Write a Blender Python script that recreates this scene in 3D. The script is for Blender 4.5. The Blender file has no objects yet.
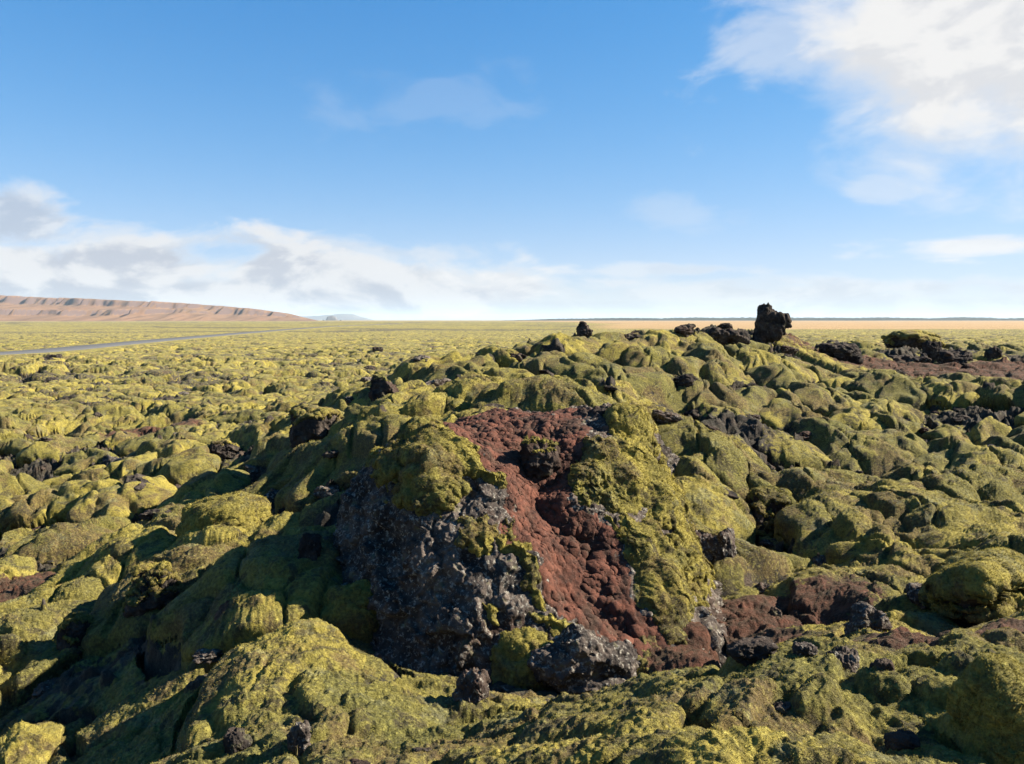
import bpy, math, random
import numpy as np

rnd = random.Random(7)
scene = bpy.context.scene
COL = scene.collection
F = 780.0
PITCH = math.atan((382 - 320) / F)
CZ = 6.0                       # eye height above the datum (the low plain lies near 1.3)
cp, sp = math.cos(PITCH), math.sin(PITCH)

# ------------------------------------------------------------------ numeric noise
def _h(ix, iy, iz, seed):
    with np.errstate(over='ignore'):
        h = (ix.astype(np.uint32) * np.uint32(374761393) + iy.astype(np.uint32) * np.uint32(668265263)
             + iz.astype(np.uint32) * np.uint32(2147483647) + np.uint32(seed * 974711 + 12345))
        h = (h ^ (h >> np.uint32(13))) * np.uint32(1274126177)
        h = (h ^ (h >> np.uint32(16))) * np.uint32(2246822519)
        h = h ^ (h >> np.uint32(13))
    return h.astype(np.float64) / 4294967296.0

def _fl(a):
    f = np.floor(a)
    return f.astype(np.int64), a - f

def noise2(x, y, seed=0):
    ix, fx = _fl(x); iy, fy = _fl(y)
    z = np.zeros_like(ix)
    ux = fx * fx * fx * (fx * (fx * 6 - 15) + 10); uy = fy * fy * fy * (fy * (fy * 6 - 15) + 10)
    def g(dx, dy):
        a = _h(ix + dx, iy + dy, z, seed) * 2 * math.pi
        return np.cos(a) * (fx - dx) + np.sin(a) * (fy - dy)
    a = g(0, 0); b = g(1, 0); c = g(0, 1); d = g(1, 1)
    return ((a + (b - a) * ux) + ((c + (d - c) * ux) - (a + (b - a) * ux)) * uy) * 1.5

def fbm2(x, y, seed=0, octv=4, gain=.5):
    s = 0; a = 1; t = 0
    for k in range(octv):
        s = s + a * noise2(x * 2 ** k, y * 2 ** k, seed + k * 17); t += a; a *= gain
    return s / t

def noise3(p, seed=0):
    ix, fx = _fl(p[:, 0]); iy, fy = _fl(p[:, 1]); iz, fz = _fl(p[:, 2])
    ux = fx * fx * (3 - 2 * fx); uy = fy * fy * (3 - 2 * fy); uz = fz * fz * (3 - 2 * fz)
    r = 0
    for dx in (0, 1):
        for dy in (0, 1):
            for dz in (0, 1):
                w = (ux if dx else 1 - ux) * (uy if dy else 1 - uy) * (uz if dz else 1 - uz)
                hh = _h(ix + dx, iy + dy, iz + dz, seed)
                a = hh * 2 * math.pi; zz = (hh * 7919.0) % 1.0 * 2 - 1; q = np.sqrt(1 - zz * zz)
                r = r + w * (np.cos(a) * q * (fx - dx) + np.sin(a) * q * (fy - dy) + zz * (fz - dz))
    return r * 1.5

def fbm3(p, seed=0, octv=4, gain=.5):
    s = 0; a = 1; t = 0
    for k in range(octv):
        s = s + a * noise3(p * 2 ** k, seed + k * 31); t += a; a *= gain
    return s / t

def ridged3(p, seed=0, octv=4):
    s = 0; a = 1; t = 0
    for k in range(octv):
        s = s + a * (1 - np.abs(noise3(p * 2 ** k, seed + k * 13)) * 1.6); t += a; a *= .5
    return s / t

def worley3(p, seed=0):
    ix, fx = _fl(p[:, 0]); iy, fy = _fl(p[:, 1]); iz, fz = _fl(p[:, 2])
    f1 = np.full(len(p), 9.0); cid = np.zeros(len(p))
    for dx in (-1, 0, 1):
        for dy in (-1, 0, 1):
            for dz in (-1, 0, 1):
                a, b, c = ix + dx, iy + dy, iz + dz
                jx = _h(a, b, c, seed); jy = _h(a, b, c, seed + 1); jz = _h(a, b, c, seed + 2)
                d = (dx + jx - fx) ** 2 + (dy + jy - fy) ** 2 + (dz + jz - fz) ** 2
                m = d < f1
                f1 = np.where(m, d, f1); cid = np.where(m, jx, cid)
    return np.sqrt(f1), cid

def sstep(a, b, x):
    t = np.clip((x - a) / (b - a), 0, 1)
    return t * t * (3 - 2 * t)

# ------------------------------------------------------------------ camera geometry, used to survey points
def ray(px, py):
    cx = (px - 512) / F; cy = -(py - 382) / F
    return np.array([cx, cp + cy * sp, cy * cp - sp])

def survey(px, py, d):
    r = ray(px, py); k = d / r[1]
    return np.array([r[0] * k, d, CZ + r[2] * k])

def to_px(P):
    x = P[:, 0]; y = P[:, 1]; z = P[:, 2] - CZ
    dep = y * cp - z * sp; up = y * sp + z * cp
    dep = np.maximum(dep, 1e-3)
    return 512 + F * x / dep, 382 - F * up / dep

# ------------------------------------------------------------------ macro terrain from surveyed points
CTRL = [
    (1024,764,2.5),(800,764,2.5),(600,764,2.8),(450,764,3.4),(300,764,3.95),(150,764,4.77),(0,764,5.85),
    (1024,690,3.4),(900,700,3.2),(760,700,3.4),(620,718,3.7),(540,738,3.7),(600,676,5.2),(640,684,5.4),(440,700,5.1),(400,702,4.9),(300,700,5.11),(200,700,5.54),(100,700,6.26),(0,700,7.48),
    (1010,640,4.7),(850,655,4.2),(760,648,4.3),(700,682,4.2),(545,648,5.7),(440,642,5.6),(490,636,5.9),(340,650,5.84),(250,650,6.04),(100,650,7.65),(0,650,8.79),
    (740,640,6),(680,650,6.2),(860,630,5.9),(1000,600,6.6),(850,600,7.2),(720,600,7.2),(330,600,6.85),(250,600,7.06),(100,600,9.28),(0,600,10.57),
    (1000,540,9.2),(850,540,9.3),(720,540,9.2),(310,545,8.34),(200,550,9.87),(100,550,11.63),(0,550,12.69),
    (1000,490,12.2),(850,490,12),(720,490,11.5),(320,500,10.46),(230,500,13.29),(150,500,16.02),(0,500,17.4),
    (1000,440,16.8),(850,440,16.3),(700,440,13.5),(600,430,11),(520,425,10.2),(400,430,12.5),(330,440,14.4),(250,440,18.66),(150,450,22.75),(0,450,23.93),
    (600,395,13.5),(700,400,16),(850,400,20),(1000,400,19),(1020,388,21),(450,406,13),(400,398,16),(350,400,22.5),(280,410,30.72),(150,410,35.49),(0,410,34.8),
    (480,366,17.5),(540,351,20),(540,370,16.5),(620,352,20),(700,352,22),(800,357,26),(900,366,31),(1000,368,30),
    (600,337,25),(640,336,25),(700,336,26),(780,337,28),
    (860,349,45),(950,347,55),(1000,344,60),(300,375,58),(150,375,58),(0,375,58),
    # boulder bed
    (380,640,6.8),(480,650,6.6),(600,640,6.6),(450,560,8.2),(600,560,8.4),
]
extra = [(-5.2,40,2.0),(0.5,36,2.6),(4,40,3.4),(8,44,3.6),(14,45,4.0),(0,60,2.0),(8,75,2.8),(30,80,3.2),(-60,100,1.9),(0,100,1.9),(60,100,2.4),
         (-30,60,1.8),(30,40,3.8),(4,2.0,4.35),(0,1.6,4.5),(-4,2.5,3.2),(-9,5,2.2),(9,5,3.3),(5,4,3.7),(6,7,3.6),(2.5,1.0,4.4),(-2,1.0,4.1),(14,12,3.4),(10,9,3.5),(-16,12,1.9),(22,20,3.6),(18,26,3.9),(-30,25,1.85)]
CP = np.array([survey(*c) for c in CTRL] + [np.array(e, float) for e in extra])

def _uv(x, y):
    y = np.maximum(y, .5)
    return np.clip(x / y, -1.7, 1.7) * 2.2, np.log(y) * 1.6

def _phi(r2):
    return .5 * r2 * np.log(r2 + 1e-9)

_cu, _cv = _uv(CP[:, 0], CP[:, 1])
_n = len(CP)
_K = _phi((_cu[:, None] - _cu[None]) ** 2 + (_cv[:, None] - _cv[None]) ** 2) + np.eye(_n) * .012
_P = np.c_[np.ones(_n), _cu, _cv]
_W = np.linalg.solve(np.block([[_K, _P], [_P.T, np.zeros((3, 3))]]), np.r_[CP[:, 2], np.zeros(3)])
GU = np.linspace(-1.7, 1.7, 260); GV = np.linspace(math.log(.5), math.log(140), 300)
_gu, _gv = np.meshgrid(GU * 2.2, GV * 1.6)
_g = _W[_n] + _W[_n + 1] * _gu + _W[_n + 2] * _gv
for k in range(_n):
    _g = _g + _W[k] * _phi((_gu - _cu[k]) ** 2 + (_gv - _cv[k]) ** 2)
GRID = _g

def macro(x, y):
    yy = np.clip(y, .5, 139)
    a = np.clip((np.clip(x / yy, -1.69, 1.69) - GU[0]) / (GU[1] - GU[0]), 0, 258.99)
    b = np.clip((np.log(yy) - GV[0]) / (GV[1] - GV[0]), 0, 298.99)
    i = a.astype(int); j = b.astype(int); fa = a - i; fb = b - j
    z = (GRID[j, i] * (1 - fa) + GRID[j, i + 1] * fa) * (1 - fb) + (GRID[j + 1, i] * (1 - fa) + GRID[j + 1, i + 1] * fa) * fb
    plain = 1.9 + sstep(0, 60, x) * 1.0 * (1 - sstep(200, 900, y))
    t = sstep(55, 125, y)
    return z * (1 - t) + plain * t

def blob(x, y, c, rx, ry, rot=0.0):
    dx = x - c[0]; dy = y - c[1]; cr, sr = math.cos(rot), math.sin(rot)
    a = (dx * cr + dy * sr) / rx; b = (-dx * sr + dy * cr) / ry
    return np.exp(-(a * a + b * b) * 1.2)

BC = (0.0, 8.1)                # middle of the great boulder
SOIL = [(survey(770, 585, 7.4), 1.5, .8, .2), (survey(740, 640, 6.0), .75, .5, .3), (survey(690, 640, 6.3), .5, .5, 0),
        (survey(900, 372, 28), 5.5, 3.2, .1), (survey(1000, 372, 28), 6, 3.0, .1), (survey(970, 632, 4.9), .9, .35, 0), (survey(880, 650, 4.6), .5, .25, 0),
        (survey(690, 600, 7.0), .5, .6, 0), (survey(150, 438, 27), 2.4, 1.2, 0), (survey(0, 650, 10.8), .8, 1.0, 0)]
RUG = [(survey(880, 356, 36), 9, 3.5, 0), (survey(1000, 358, 38), 8, 4, 0), (survey(700, 333, 29), 6, 2.2, 0), 
       (survey(720, 390, 16), 2.5, 2, 0)]

def domes(qx, qy, s, seed, keep, rmin, rmax):
    """paraboloid cushions on a jittered lattice: best value, second best, cell id, offset to its middle, radius"""
    ax, fx = _fl(qx / s); ay, fy = _fl(qy / s)
    z = np.zeros_like(ax)
    ls = np.zeros(qx.shape); v1 = np.full(qx.shape, -9.0); v2 = np.full(qx.shape, -9.0); cid = np.zeros(qx.shape); ox = np.zeros(qx.shape); oy = np.zeros(qx.shape); RR = np.ones(qx.shape)
    for dx in (-1, 0, 1):
        for dy in (-1, 0, 1):
            a, b = ax + dx, ay + dy
            jx = _h(a, b, z, seed); jy = _h(a, b, z, seed + 1); jr = _h(a, b, z, seed + 2); jk = _h(a, b, z, seed + 3)
            R = rmin + (rmax - rmin) * jr
            an = _h(a, b, z, seed + 4) * math.pi; el = 1 + .75 * _h(a, b, z, seed + 5)
            ex = dx + .12 + .76 * jx - fx; ey = dy + .12 + .76 * jy - fy
            c_, s_ = np.cos(an), np.sin(an)
            p = (ex * c_ + ey * s_) / el; q = (-ex * s_ + ey * c_) * el ** .4
            v = (1 - (p * p + q * q) / (R * R)) * R
            v = np.where(jk < keep, v, -9.0); ls = ls + np.exp(np.clip(v, -2, 2) * 13)
            m = v > v1
            v2 = np.where(m, v1, np.maximum(v2, v))
            ox = np.where(m, -ex * s, ox); oy = np.where(m, -ey * s, oy); RR = np.where(m, R * s, RR)
            cid = np.where(m, (a % 8192) * 8192.0 + (b % 8192), cid)
            v1 = np.where(m, v, v1)
    return np.where(v1 > -.5, np.log(ls) / 13, v1), v2, cid, ox, oy, RR

ROAD = [survey(px, 320 + 4.62 * F / d, d * .89)[:2] for px, d in ((-60, 98), (20, 110), (62, 122), (110, 145), (180, 195), (240, 270), (285, 370), (330, 560), (400, 1000))]
def road_dist(x, y):
    best = np.full(np.shape(x), 1e9)
    for (x0, y0), (x1, y1) in zip(ROAD[:-1], ROAD[1:]):
        dx, dy = x1 - x0, y1 - y0
        t = np.clip(((x - x0) * dx + (y - y0) * dy) / (dx * dx + dy * dy), 0, 1)
        best = np.minimum(best, np.hypot(x - x0 - t * dx, y - y0 - t * dy))
    return best

def relief(x, y):
    """ground height and what covers it"""
    y_ = np.maximum(y, .5); u = x / y_
    base = macro(x, y)
    fore = (1 - sstep(4.3, 6.0, y + .25 * x)) * sstep(-2.3, -.7, x + .35 * (y - 3))       # smooth lit carpet at our feet
    flank = sstep(-5.5, -3, x) * (1 - sstep(-1.4, -.2, x)) * (1 - sstep(5.5, 8.5, y))        # shaded slope left of the boulder
    far = sstep(60, 140, y); off = sstep(300, 700, y)
    amp = (1 - .74 * fore) * (1 - .45 * flank) * (1 - .30 * far) * (1 + .18 * sstep(9, 14, y)) * (1 - .45 * blob(x, y, survey(680, 334, 27), 7, 3.2)) * (1 - .65 * blob(x, y, survey(315, 665, 5.8), .9, 1.1))
    rd = road_dist(x, y); onroad = 1 - sstep(3.4, 6.5, rd)
    amp = amp * (1 - onroad)
    amp = amp * (1 - sstep(18, 30, y) * (.45 - .85 * sstep(-.35, .4, noise2(x * .07, y * .11, 24))))
    soil = 0
    for c, rx, ry, ro in SOIL: soil = np.maximum(soil, blob(x, y, c, rx, ry, ro))
    amp = amp * (1 - .65 * soil)
    bed = np.exp(-(((x - BC[0]) / 1.7) ** 2 + ((y - BC[1]) / 1.7) ** 2) ** 2)
    amp = amp * (1 - .8 * bed)
    wx = fbm2(x * .45, y * .45, 3, 3); wy = fbm2(x * .45, y * .45, 9, 3)
    w2x = noise2(x * 1.7, y * 1.7, 13); w2y = noise2(x * 1.7, y * 1.7, 14)
    qx = x + wx * .9 + w2x * .07; qy = y + wy * .9 + w2y * .07
    # broad swells
    h = base + (.30 * noise2(x * .22, y * .22, 21) + .14 * noise2(x * .6, y * .6, 22) + .35 * noise2(x * .075, y * .075, 23) * sstep(25, 60, y)) * amp * sstep(3.5, 9, y) * (1 - .5 * far)
    s = 1.7
    v1, v2, cid, ox, oy, R = domes(qx, qy, s, 40, .88, .36, .72)
    vA = np.clip(v1, 0, 1)
    m = np.clip((v1 - np.maximum(v2, 0)) / .25, 0, 1) * (v1 > 0)
    prof = lambda v, k: 1 - (1 - np.clip(v / k, 0, 1)) ** 1.9
    hA = .55 * prof(vA, .70)
    b1, b2, bid, _, _, Rb = domes(qx + 5.3 + wy * .35, qy + 2.1 + wx * .35, .78, 60, .84, .42, .80)
    vB = np.clip(b1, 0, 1)
    hB = .21 * (1 - .3 * sstep(25, 60, y)) * prof(vB, .62) * (.5 + .5 * sstep(0, .15, v1))
    c1, c2, _, _, _, _ = domes(qx * 1.0 + 1.7, qy + 7.7, .33, 80, .8, .4, .75)
    hC = (.055 + .030 * sstep(9, 16, y)) * prof(np.clip(c1, 0, 1), .5)
    fade = 1 - sstep(150, 420, y)
    detail = 1 - sstep(25, 60, y)
    low = (hA * .95 + hB * .8) * 1.2
    h = h + amp * (hA * .95 + hB * (.80 + .1 * fore)) * (.2 + .8 * fade) * (1 - .08 * sstep(22, 45, y)) - .50 * amp
    h = h + (hC * (.7 + .7 * fore) ) * detail * (1 - .7 * bed)
    h = h + (.055 * fbm2(x * 2.3, y * 2.3, 33, 3)) * (1 - sstep(60, 120, y)) * (1 - onroad)
    # cracks between neighbouring cushions, down to lava and soil, with their shade painted dark
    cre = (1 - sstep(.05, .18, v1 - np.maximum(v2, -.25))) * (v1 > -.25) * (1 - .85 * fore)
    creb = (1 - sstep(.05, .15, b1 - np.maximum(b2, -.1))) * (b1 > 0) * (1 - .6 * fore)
    h = h - (.26 * cre + .09 * creb) * np.minimum(amp, 1.1) * (1 - .8 * far)
    near = 1 - sstep(12, 22, y)
    h = h + (.022 * fbm2(x * 8, y * 8, 37, 3) + .018 * fbm2(x * 25, y * 25, 38, 2)) * near + .03 * fbm2(x * 3.7, y * 3.7, 36, 3) * (1 - sstep(30, 60, y)) * (1 - onroad)
    # bare lava, plus shade of hollows and cracks painted as dark rock
    rg = 0
    for c, rx, ry, ro in RUG: rg = np.maximum(rg, blob(x, y, c, rx, ry, ro))
    nz = fbm2(x * .5 + 7, y * .5, 51, 3)
    gap = 1 - sstep(.06, .30, low + .14 * fbm2(x * 2.1, y * 2.1, 52, 3))  # low ground between cushions: bare floor, with its shade put into the colour
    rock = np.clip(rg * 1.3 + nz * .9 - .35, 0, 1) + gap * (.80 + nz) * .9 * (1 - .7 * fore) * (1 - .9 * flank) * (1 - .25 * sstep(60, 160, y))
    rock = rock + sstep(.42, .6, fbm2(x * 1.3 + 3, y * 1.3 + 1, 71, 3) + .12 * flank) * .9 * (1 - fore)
    rock = rock + cre * (.50 + .5 * nz) + creb * .18  # crack floors, their shade painted in with the lava colour
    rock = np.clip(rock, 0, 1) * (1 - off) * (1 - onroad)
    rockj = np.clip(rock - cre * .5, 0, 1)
    jag = 1 - np.abs(fbm2(x * 1.6, y * 1.6, 91, 4)) * 2.2
    h = h + sstep(.35, .9, rockj) * ((jag - .45) * .32 * sstep(4, 12, y) + .05 * jag) * (1 - .5 * far)
    soil = np.clip(soil * 1.5 + nz * .35 - .2 + sstep(.46, .62, fbm2(x * .9 + 31, y * .9, 77, 3)) * .75, 0, 1) * (1 - off) * (1 - onroad)
    rock = np.maximum(rock, .62 * sstep(.05, .20, fbm2(x * .010, y * .016, 95, 4)) * sstep(120, 300, y) * (1 - sstep(2500, 4000, y)) * (1 - onroad))
    rock = np.maximum(rock, .60 * sstep(.08, .24, fbm2(x * .16, y * .22, 96, 4)) * sstep(22, 50, y) * (1 - sstep(200, 320, y)) * (1 - onroad))
    tan = sstep(.25, .6, sstep(220, 360, y) * sstep(-.02, .28, u + .04 * noise2(x * .01, y * .004, 4)) + sstep(900, 2500, y) * .4)
    # the boulder sits in a hollow of its own
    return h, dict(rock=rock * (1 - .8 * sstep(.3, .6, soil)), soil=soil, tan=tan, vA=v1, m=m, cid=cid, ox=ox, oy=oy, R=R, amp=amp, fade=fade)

def ground_z(x, y):
    return relief(np.atleast_1d(np.float64(x)), np.atleast_1d(np.float64(y)))[0]

def hit(px, py, d0=1.6, d1=160):
    r = ray(px, py); r = r / r[1]
    d = np.exp(np.linspace(math.log(d0), math.log(d1), 2400))
    z = CZ + r[2] * d
    g = ground_z(r[0] * d, d)
    k = np.argmax(g > z) if (g > z).any() else len(d) - 1
    return np.array([r[0] * d[k], d[k], g[k]])

# ------------------------------------------------------------------ object helpers
def mesh_from(name, V, Fq, mat=None, smooth=True, attrs=None):
    """V (n,3); Fq list of (m,k) index arrays"""
    me = bpy.data.meshes.new(name)
    me.vertices.add(len(V)); me.vertices.foreach_set('co', np.ascontiguousarray(V, np.float32).ravel())
    if not isinstance(Fq, (list, tuple)): Fq = [Fq]
    Fq = [f for f in Fq if len(f)]
    idx = np.concatenate([f.ravel() for f in Fq]).astype(np.int32)
    tot = np.concatenate([np.full(len(f), f.shape[1], np.int32) for f in Fq])
    st = np.r_[0, np.cumsum(tot)[:-1]].astype(np.int32)
    me.loops.add(len(idx)); me.loops.foreach_set('vertex_index', idx)
    me.polygons.add(len(tot)); me.polygons.foreach_set('loop_start', st)
    try: me.polygons.foreach_set('loop_total', tot)
    except Exception: pass
    me.update(calc_edges=True)
    me.polygons.foreach_set('use_smooth', np.full(len(tot), smooth))
    for k, a in (attrs or {}).items():
        at = me.attributes.new(k, 'FLOAT', 'POINT'); at.data.foreach_set('value', np.ascontiguousarray(a, np.float32))
    if mat: me.materials.append(mat)
    me.validate()
    return me

def link(name, me, parent=None, label=None, cat=None, group=None, kind=None, loc=None):
    o = bpy.data.objects.new(name, me); COL.objects.link(o)
    if parent is not None: o.parent = parent
    if label: o['label'] = label
    if cat: o['category'] = cat
    if group: o['group'] = group
    if kind: o['kind'] = kind
    if loc is not None: o.location = [float(c) for c in loc]
    return o

def cube_sphere(n):
    """unit directions and quads of a subdivided cube"""
    t = np.tan(np.linspace(-math.pi / 4, math.pi / 4, n + 1))
    a, b = np.meshgrid(t, t); o = np.ones_like(a)
    Vs, Fs = [], []; k = 0
    for ax, sg in ((0, 1), (0, -1), (1, 1), (1, -1), (2, 1), (2, -1)):
        c = [None] * 3; c[ax] = o * sg; c[(ax + 1) % 3] = a * sg; c[(ax + 2) % 3] = b
        Vs.append(np.stack(c, -1).reshape(-1, 3))
        i, j = np.meshgrid(np.arange(n), np.arange(n)); p = (j * (n + 1) + i).ravel() + k
        Fs.append(np.stack([p, p + 1, p + n + 2, p + n + 1], -1)); k += (n + 1) ** 2
    V = np.concatenate(Vs); Fq = np.concatenate(Fs)
    key = np.round(V * 1e5).astype(np.int64)
    _, first, inv = np.unique(key, axis=0, return_index=True, return_inverse=True)
    V = V[first]; Fq = inv.ravel()[Fq]
    return V / np.linalg.norm(V, axis=1)[:, None], Fq

def vnormals(V, Fq):
    a, b, c, d = (V[Fq[:, k]] for k in range(4))
    fn = np.cross(c - a, d - b)
    N = np.zeros_like(V)
    for k in range(4): np.add.at(N, Fq[:, k], fn)
    return N / (np.linalg.norm(N, axis=1)[:, None] + 1e-12)

def patch(V, Fq, keep, off, N, least=30):
    """closed shells over the kept faces of a surface, one per connected patch: the top pushed out by off, the underside sunk inside the body"""
    f0 = Fq[keep]; out = []
    if not len(f0): return out
    lab = np.arange(len(V))
    for _ in range(400):
        m = lab[f0].min(1); old = lab.copy()
        for k in range(4): np.minimum.at(lab, f0[:, k], m)
        lab = lab[lab]
        if (lab == old).all(): break
    fl = lab[f0[:, 0]]
    for L_ in np.unique(fl):
        f = f0[fl == L_]
        if len(f) < least: continue
        used, inv = np.unique(f.ravel(), return_inverse=True); f = inv.reshape(-1, 4)
        top = V[used] + N[used] * off[used][:, None]; bot = V[used] - N[used] * .03
        n = len(used)
        e = np.concatenate([f[:, [0, 1]], f[:, [1, 2]], f[:, [2, 3]], f[:, [3, 0]]])
        ek = e[:, 0].astype(np.int64) * n + e[:, 1]; rk = e[:, 1].astype(np.int64) * n + e[:, 0]
        be = e[~np.isin(ek, rk)]
        side = np.stack([be[:, 1], be[:, 0], be[:, 0] + n, be[:, 1] + n], -1)
        out.append((np.concatenate([top, bot]), [f, f[:, ::-1] + n, side]))
    return out

# ------------------------------------------------------------------ materials
def new_mat(name):
    m = bpy.data.materials.new(name); m.use_nodes = True
    nt = m.node_tree
    for n in list(nt.nodes): nt.nodes.remove(n)
    return m, nt

class NB:
    def __init__(s, nt): s.nt = nt
    def n(s, t, **kw):
        x = s.nt.nodes.new(t)
        for k, v in kw.items(): setattr(x, k, v)
        return x
    def put(s, sock, v):
        if hasattr(v, 'is_output'): s.nt.links.new(v, sock)
        elif v is not None:
            try: sock.default_value = v
            except Exception: sock.default_value = (v, v, v)
    def m(s, op, a, b=None, c=None, clamp=False):
        x = s.n('ShaderNodeMath', operation=op, use_clamp=clamp)
        s.put(x.inputs[0], a)
        if b is not None: s.put(x.inputs[1], b)
        if c is not None: s.put(x.inputs[2], c)
        return x.outputs[0]
    def step(s, x, a, b):
        r = s.n('ShaderNodeMapRange', interpolation_type='SMOOTHSTEP')
        s.put(r.inputs[0], x); s.put(r.inputs[1], a); s.put(r.inputs[2], b)
        return r.outputs[0]
    def mix(s, f, a, b):
        r = s.n('ShaderNodeMix', data_type='RGBA')
        s.put(r.inputs[0], f)
        s.put(r.inputs[6], a if hasattr(a, 'is_output') else (*a, 1)); s.put(r.inputs[7], b if hasattr(b, 'is_output') else (*b, 1))
        return r.outputs[2]
    def noise(s, vec, scale, detail=4, rough=.55, dist=0):
        x = s.n('ShaderNodeTexNoise')
        s.put(x.inputs['Vector'], vec); x.inputs['Scale'].default_value = scale; x.inputs['Detail'].default_value = detail
        x.inputs['Roughness'].default_value = rough; x.inputs['Distortion'].default_value = dist
        return x.outputs['Fac']
    def voro(s, vec, scale, feature='F1'):
        x = s.n('ShaderNodeTexVoronoi', feature=feature)
        s.put(x.inputs['Vector'], vec); x.inputs['Scale'].default_value = scale
        return x.outputs['Distance']
    def attr(s, name):
        x = s.n('ShaderNodeAttribute', attribute_name=name); return x.outputs['Fac']
    def bump(s, h, strength, dist, nrm=None):
        x = s.n('ShaderNodeBump'); x.inputs['Strength'].default_value = strength; x.inputs['Distance'].default_value = dist
        s.put(x.inputs['Height'], h)
        if nrm is not None: s.put(x.inputs['Normal'], nrm)
        return x.outputs[0]
    def out(s, col, rough, nrm=None, sheen=0, sheen_col=(1, 1, 1), spec=.25):
        p = s.n('ShaderNodeBsdfPrincipled'); o = s.n('ShaderNodeOutputMaterial')
        s.put(p.inputs['Base Color'], col if hasattr(col, 'is_output') else (*col, 1)); s.put(p.inputs['Roughness'], rough)
        p.inputs['Specular IOR Level'].default_value = spec
        if sheen:
            p.inputs['Sheen Weight'].default_value = sheen; p.inputs['Sheen Roughness'].default_value = .45; p.inputs['Sheen Tint'].default_value = (*sheen_col, 1)
        if nrm is not None: s.put(p.inputs['Normal'], nrm)
        s.nt.links.new(p.outputs[0], o.inputs[0])

YEL = (.268, .214, .041); OLV = (.118, .102, .027); BRN = (.098, .062, .030); GRN = (.076, .080, .023)
def moss_color(b, pos, tint):
    big = b.noise(pos, .35, 3); mid = b.noise(pos, 2.2, 5, .6); fine = b.step(b.noise(pos, 30, 5, .7), .34, .66)
    c = b.mix(b.step(b.m('ADD', b.m('MULTIPLY', tint, .45), mid), .50, .92), OLV, YEL)
    c = b.mix(b.m('MULTIPLY', b.step(big, .50, .66), .5), c, GRN)
    brown = b.noise(pos, 1.1, 6, .65, .4)
    c = b.mix(b.m('MULTIPLY', b.step(brown, .49, .59), .82), c, BRN)
    dead = b.noise(pos, 3.1, 6, .7, .6)
    c = b.mix(b.m('MULTIPLY', b.step(dead, .525, .60), .8), c, (.036, .027, .019))
    c = b.mix(b.m('MULTIPLY', b.step(b.noise(pos, 1.9, 6, .7, .3), .56, .64), .55), c, (.165, .160, .085))
    c = b.mix(b.m('MULTIPLY', b.step(b.noise(pos, 8, 5, .7), .52, .36), .45), c, (.050, .044, .018))
    # tips and stalks of the moss: paler and darker specks
    c = b.mix(b.m('MULTIPLY', b.step(fine, .55, 1.0), .36), c, (.31, .275, .070))
    c = b.mix(b.m('MULTIPLY', b.step(fine, .45, .0), .5), c, (.032, .030, .014))
    return c, fine

def moss_bump(b, pos, fine):
    f2 = b.step(b.noise(pos, 85, 3, .65), .33, .67)
    n1 = b.bump(b.step(b.noise(pos, 7, 5, .65), .3, .7), .5, .06)
    n2 = b.bump(fine, .8, .02, n1)
    return b.bump(f2, .7, .008, n2)

def rock_color(b, pos, lichen=.62, lift=1.0):
    n = b.noise(pos, 3.5, 6, .65)
    k = lambda c: tuple(v * lift for v in c)
    c = b.mix(b.step(n, .35, .7), k((.016, .014, .013)), k((.070, .055, .045)))
    c = b.mix(b.m('MULTIPLY', b.step(b.noise(pos, 1.3, 3), .52, .66), .5), c, (.060, .034, .024))
    li = b.noise(pos, 24, 6, .75)
    c = b.mix(b.m('MULTIPLY', b.step(li, lichen, lichen + .07), .7), c, (.27, .25, .21))
    return b.mix(b.m('MULTIPLY', b.step(b.noise(pos, 7, 5, .7), .58, .66), .5), c, (.10, .10, .05))

def rock_bump(b, pos):
    n1 = b.bump(b.noise(pos, 5, 8, .7), .8, .08)
    v = b.voro(pos, 16); v2 = b.noise(pos, 42, 5, .7)
    n2 = b.bump(v, .5, .03, n1)
    return b.bump(v2, .7, .012, n2)

def soil_color(b, pos):
    n = b.noise(pos, 6, 7, .7)
    c = b.mix(b.step(n, .3, .72), (.022, .011, .008), (.112, .043, .027))
    c = b.mix(b.m('MULTIPLY', b.step(b.noise(pos, 2.3, 6, .7), .50, .62), .75), c, (.042, .026, .018))
    return b.mix(b.m('MULTIPLY', b.step(b.noise(pos, 60, 3, .7), .60, .70), .6), c, (.17, .11, .085))

def soil_bump(b, pos):
    n1 = b.bump(b.noise(pos, 11, 6, .7), .35, .03)
    return b.bump(b.noise(pos, 70, 4, .7), .8, .012, n1)

def geo_pos(b): return b.n('ShaderNodeNewGeometry').outputs['Position']

def make_ground_mat():
    m, nt = new_mat('moss_ground_cover'); b = NB(nt); pos = geo_pos(b)
    mc, fine = moss_color(b, pos, b.attr('tint'))
    edge = b.noise(pos, 9, 5, .65)
    rk = b.step(b.m('ADD', b.attr('rock'), b.m('MULTIPLY', b.m('SUBTRACT', edge, .5), 1.1)), .50, .62)  # mask holds bare lava and the painted shade of hollows and cracks
    so = b.step(b.m('ADD', b.attr('soil'), b.m('MULTIPLY', b.m('SUBTRACT', edge, .5), 1.1)), .46, .60)
    tanc = b.mix(b.noise(pos, .02, 4), (.20, .130, .062), (.28, .175, .085))
    c = b.mix(so, mc, soil_color(b, pos))
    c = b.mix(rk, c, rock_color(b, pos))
    c = b.mix(b.attr('tan'), c, tanc)
    b.out(c, .92, moss_bump(b, pos, fine), sheen=.08, sheen_col=(1, .95, .55), spec=.12)
    return m

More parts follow.
